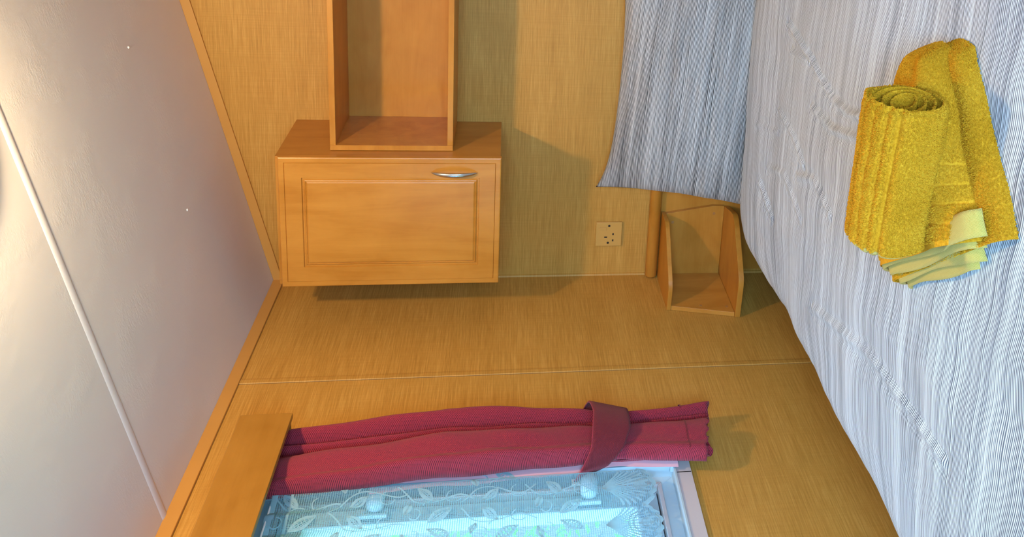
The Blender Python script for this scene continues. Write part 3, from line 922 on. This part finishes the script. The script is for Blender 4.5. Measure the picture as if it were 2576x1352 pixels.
# ------------------------------------------------------------------ tree outside
tr = empty('garden_tree', (-1.5, .8, 0), 'leafy green tree in daylight outside the window', 'tree')
w = MB(); r = random.Random(9)
stems = []
for k in range(16):
    y = -.9+3.4*r.random(); x = -1.1-.8*r.random()
    pts = [(x, y, .1), (x-.05, y+.1*r.uniform(-1,1), .9), (x+.1*r.uniform(-1,1), y+.25*r.uniform(-1,1), 1.7), (x, y+.4*r.uniform(-1,1), 2.6)]
    w.tube(pts, [.02, .016, .011, .004], 6); stems.append(pts)
w.build('stems', plain('bark', (.16,.11,.07), .9), tr)
w = MB()
for k in range(5200):
    x = -2.1+1.2*r.random(); y = -1.2+4.0*r.random(); z = .6+2.6*r.random()
    if nz(x, y, z, 2.2) < -.12: continue
    a = r.uniform(0, 2*PI); tl_ = r.uniform(-.9, .9); L = r.uniform(.05, .10); W = L*.22
    d = Vector((math.cos(a)*math.cos(tl_), math.sin(a)*math.cos(tl_), math.sin(tl_))); s = d.cross(Vector((r.uniform(-1,1), r.uniform(-1,1), r.uniform(-1,1)))).normalized()*W
    p = Vector((x, y, z)); n_ = d.cross(s).normalized()*W*.3
    w.add([p, p+d*L*.35+s+n_, p+d*L, p+d*L*.35-s+n_, p+d*L*.5], [(0, 1, 4), (1, 2, 4), (2, 3, 4), (3, 0, 4)])
lm = N('leaf_green'); _d = lm.n('BsdfDiffuse', {0: (.16,.42,.12,1)}); _t = lm.n('BsdfTranslucent', {0: (.25,.62,.15,1)})
_m = lm.n('MixShader', {0: .5, 1: _d.outputs[0], 2: _t.outputs[0]}); lm.t.links.new(_m.outputs[0], lm.out.inputs[0])
lv = w.build('leaves', lm.m, tr); lv['kind'] = 'stuff'
tag(MB().box(-9, -.07, -9, 6, -.3, -.12).build('lawn', plain('lawn_green', (.16,.30,.10), .95)), kind='structure')

# ------------------------------------------------------------------ daylight
SKY_BACK, SKY_UP, SKY_LOW, SKY_COL = 47.0, 9.0, 1.5, (.35, .66, 1.0)
wd = bpy.data.worlds.new('daylight'); SC.world = wd; wd.use_nodes = True
nt = wd.node_tree; bg = nt.nodes['Background']
def wn(t, **k):
    x = nt.nodes.new('ShaderNode'+t)
    for a, b in k.items(): setattr(x, a, b)
    return x
def wl(v, sock):
    if isinstance(v, (int, float)): sock.default_value = v
    else: nt.links.new(v, sock)
def wm(op, a, b=0):
    x = wn('Math', operation=op); wl(a, x.inputs[0]); wl(b, x.inputs[1]); return x.outputs[0]
tc = wn('TexCoord'); sp = wn('SeparateXYZ'); nt.links.new(tc.outputs['Generated'], sp.inputs[0])
# hazy daylight: dim towards the shaded garden on the window side, brighter overhead and brightest in a lobe added behind the camera for fill
dot = wn('VectorMath', operation='DOT_PRODUCT'); nt.links.new(tc.outputs['Generated'], dot.inputs[0]); dot.inputs[1].default_value = Vector((.55, -.76, .42)).normalized()
lobe = wm('POWER', wm('MAXIMUM', dot.outputs['Value'], 0.), 3.0)
upl = wm('POWER', wm('MAXIMUM', sp.outputs[2], 0.), 1.2)
st = wm('ADD', wm('ADD', wm('MULTIPLY', lobe, SKY_BACK), wm('MULTIPLY', upl, SKY_UP)), SKY_LOW)
nt.links.new(st, bg.inputs[1]); bg.inputs[0].default_value = (*SKY_COL, 1)
def portal(name, loc, rot, sx, sy):
    l = bpy.data.lights.new(name, 'AREA'); l.shape = 'RECTANGLE'; l.size = sx; l.size_y = sy; l.cycles.is_portal = True
    p = bpy.data.objects.new(name, l); COL.objects.link(p); p.location = loc; p.rotation_euler = rot
portal('window_portal', (-.065, (WY0+WY1)/2, (WZ0+WZ1)/2), (0, -PI/2, 0), WZ1-WZ0, WY0-WY1)
portal('window_portal', ((a0+a1)/2, YF-.065, (b0+b1)/2), (PI/2, 0, 0), a1-a0, b1-b0)  # portal of the added fill window

# ------------------------------------------------------------------ camera (photograph taken upright, stored on its side)
f_px, cx, cy = 2460.2, 1754.0, 140.9
def rotm(a, b_, c_):
    Rz = Matrix.Rotation(a, 3, 'Z'); Rx = Matrix.Rotation(b_, 3, 'X')
    s_, k_ = math.sin(c_), math.cos(c_)
    Ry = Matrix(((k_, 0, s_), (0, 1, 0), (-s_, 0, k_)))
    return Rz @ Rx @ Ry
Rm = rotm(math.radians(15.98), math.radians(-11.254), math.radians(-1.461))
right, fwd, upv = Rm.col[0], Rm.col[1], Rm.col[2]
cam = bpy.data.cameras.new('camera'); co = bpy.data.objects.new('camera', cam); COL.objects.link(co)
Mx = Matrix((-upv, right, -fwd)).transposed().to_4x4(); Mx.translation = Vector((1.620, -2.954, 1.390))
co.matrix_world = Mx
cam.sensor_fit = 'HORIZONTAL'; cam.sensor_width = 36; cam.lens = f_px/2576*36
cam.shift_x = (1288-cx)/2576; cam.shift_y = (cy-676)/2576
cam.clip_start = .02
SC.camera = co

vs_ = SC.view_settings
vs_.view_transform = 'Standard'; vs_.look = 'None'; vs_.gamma = 1; vs_.use_curve_mapping = False
vs_.exposure = 0.0
SC.cycles.use_denoising = True
SC.cycles.max_bounces = 8; SC.cycles.transparent_max_bounces = 10
SC.cycles.use_adaptive_sampling = True; SC.cycles.adaptive_threshold = .03
SC.cycles.sample_clamp_indirect = 6
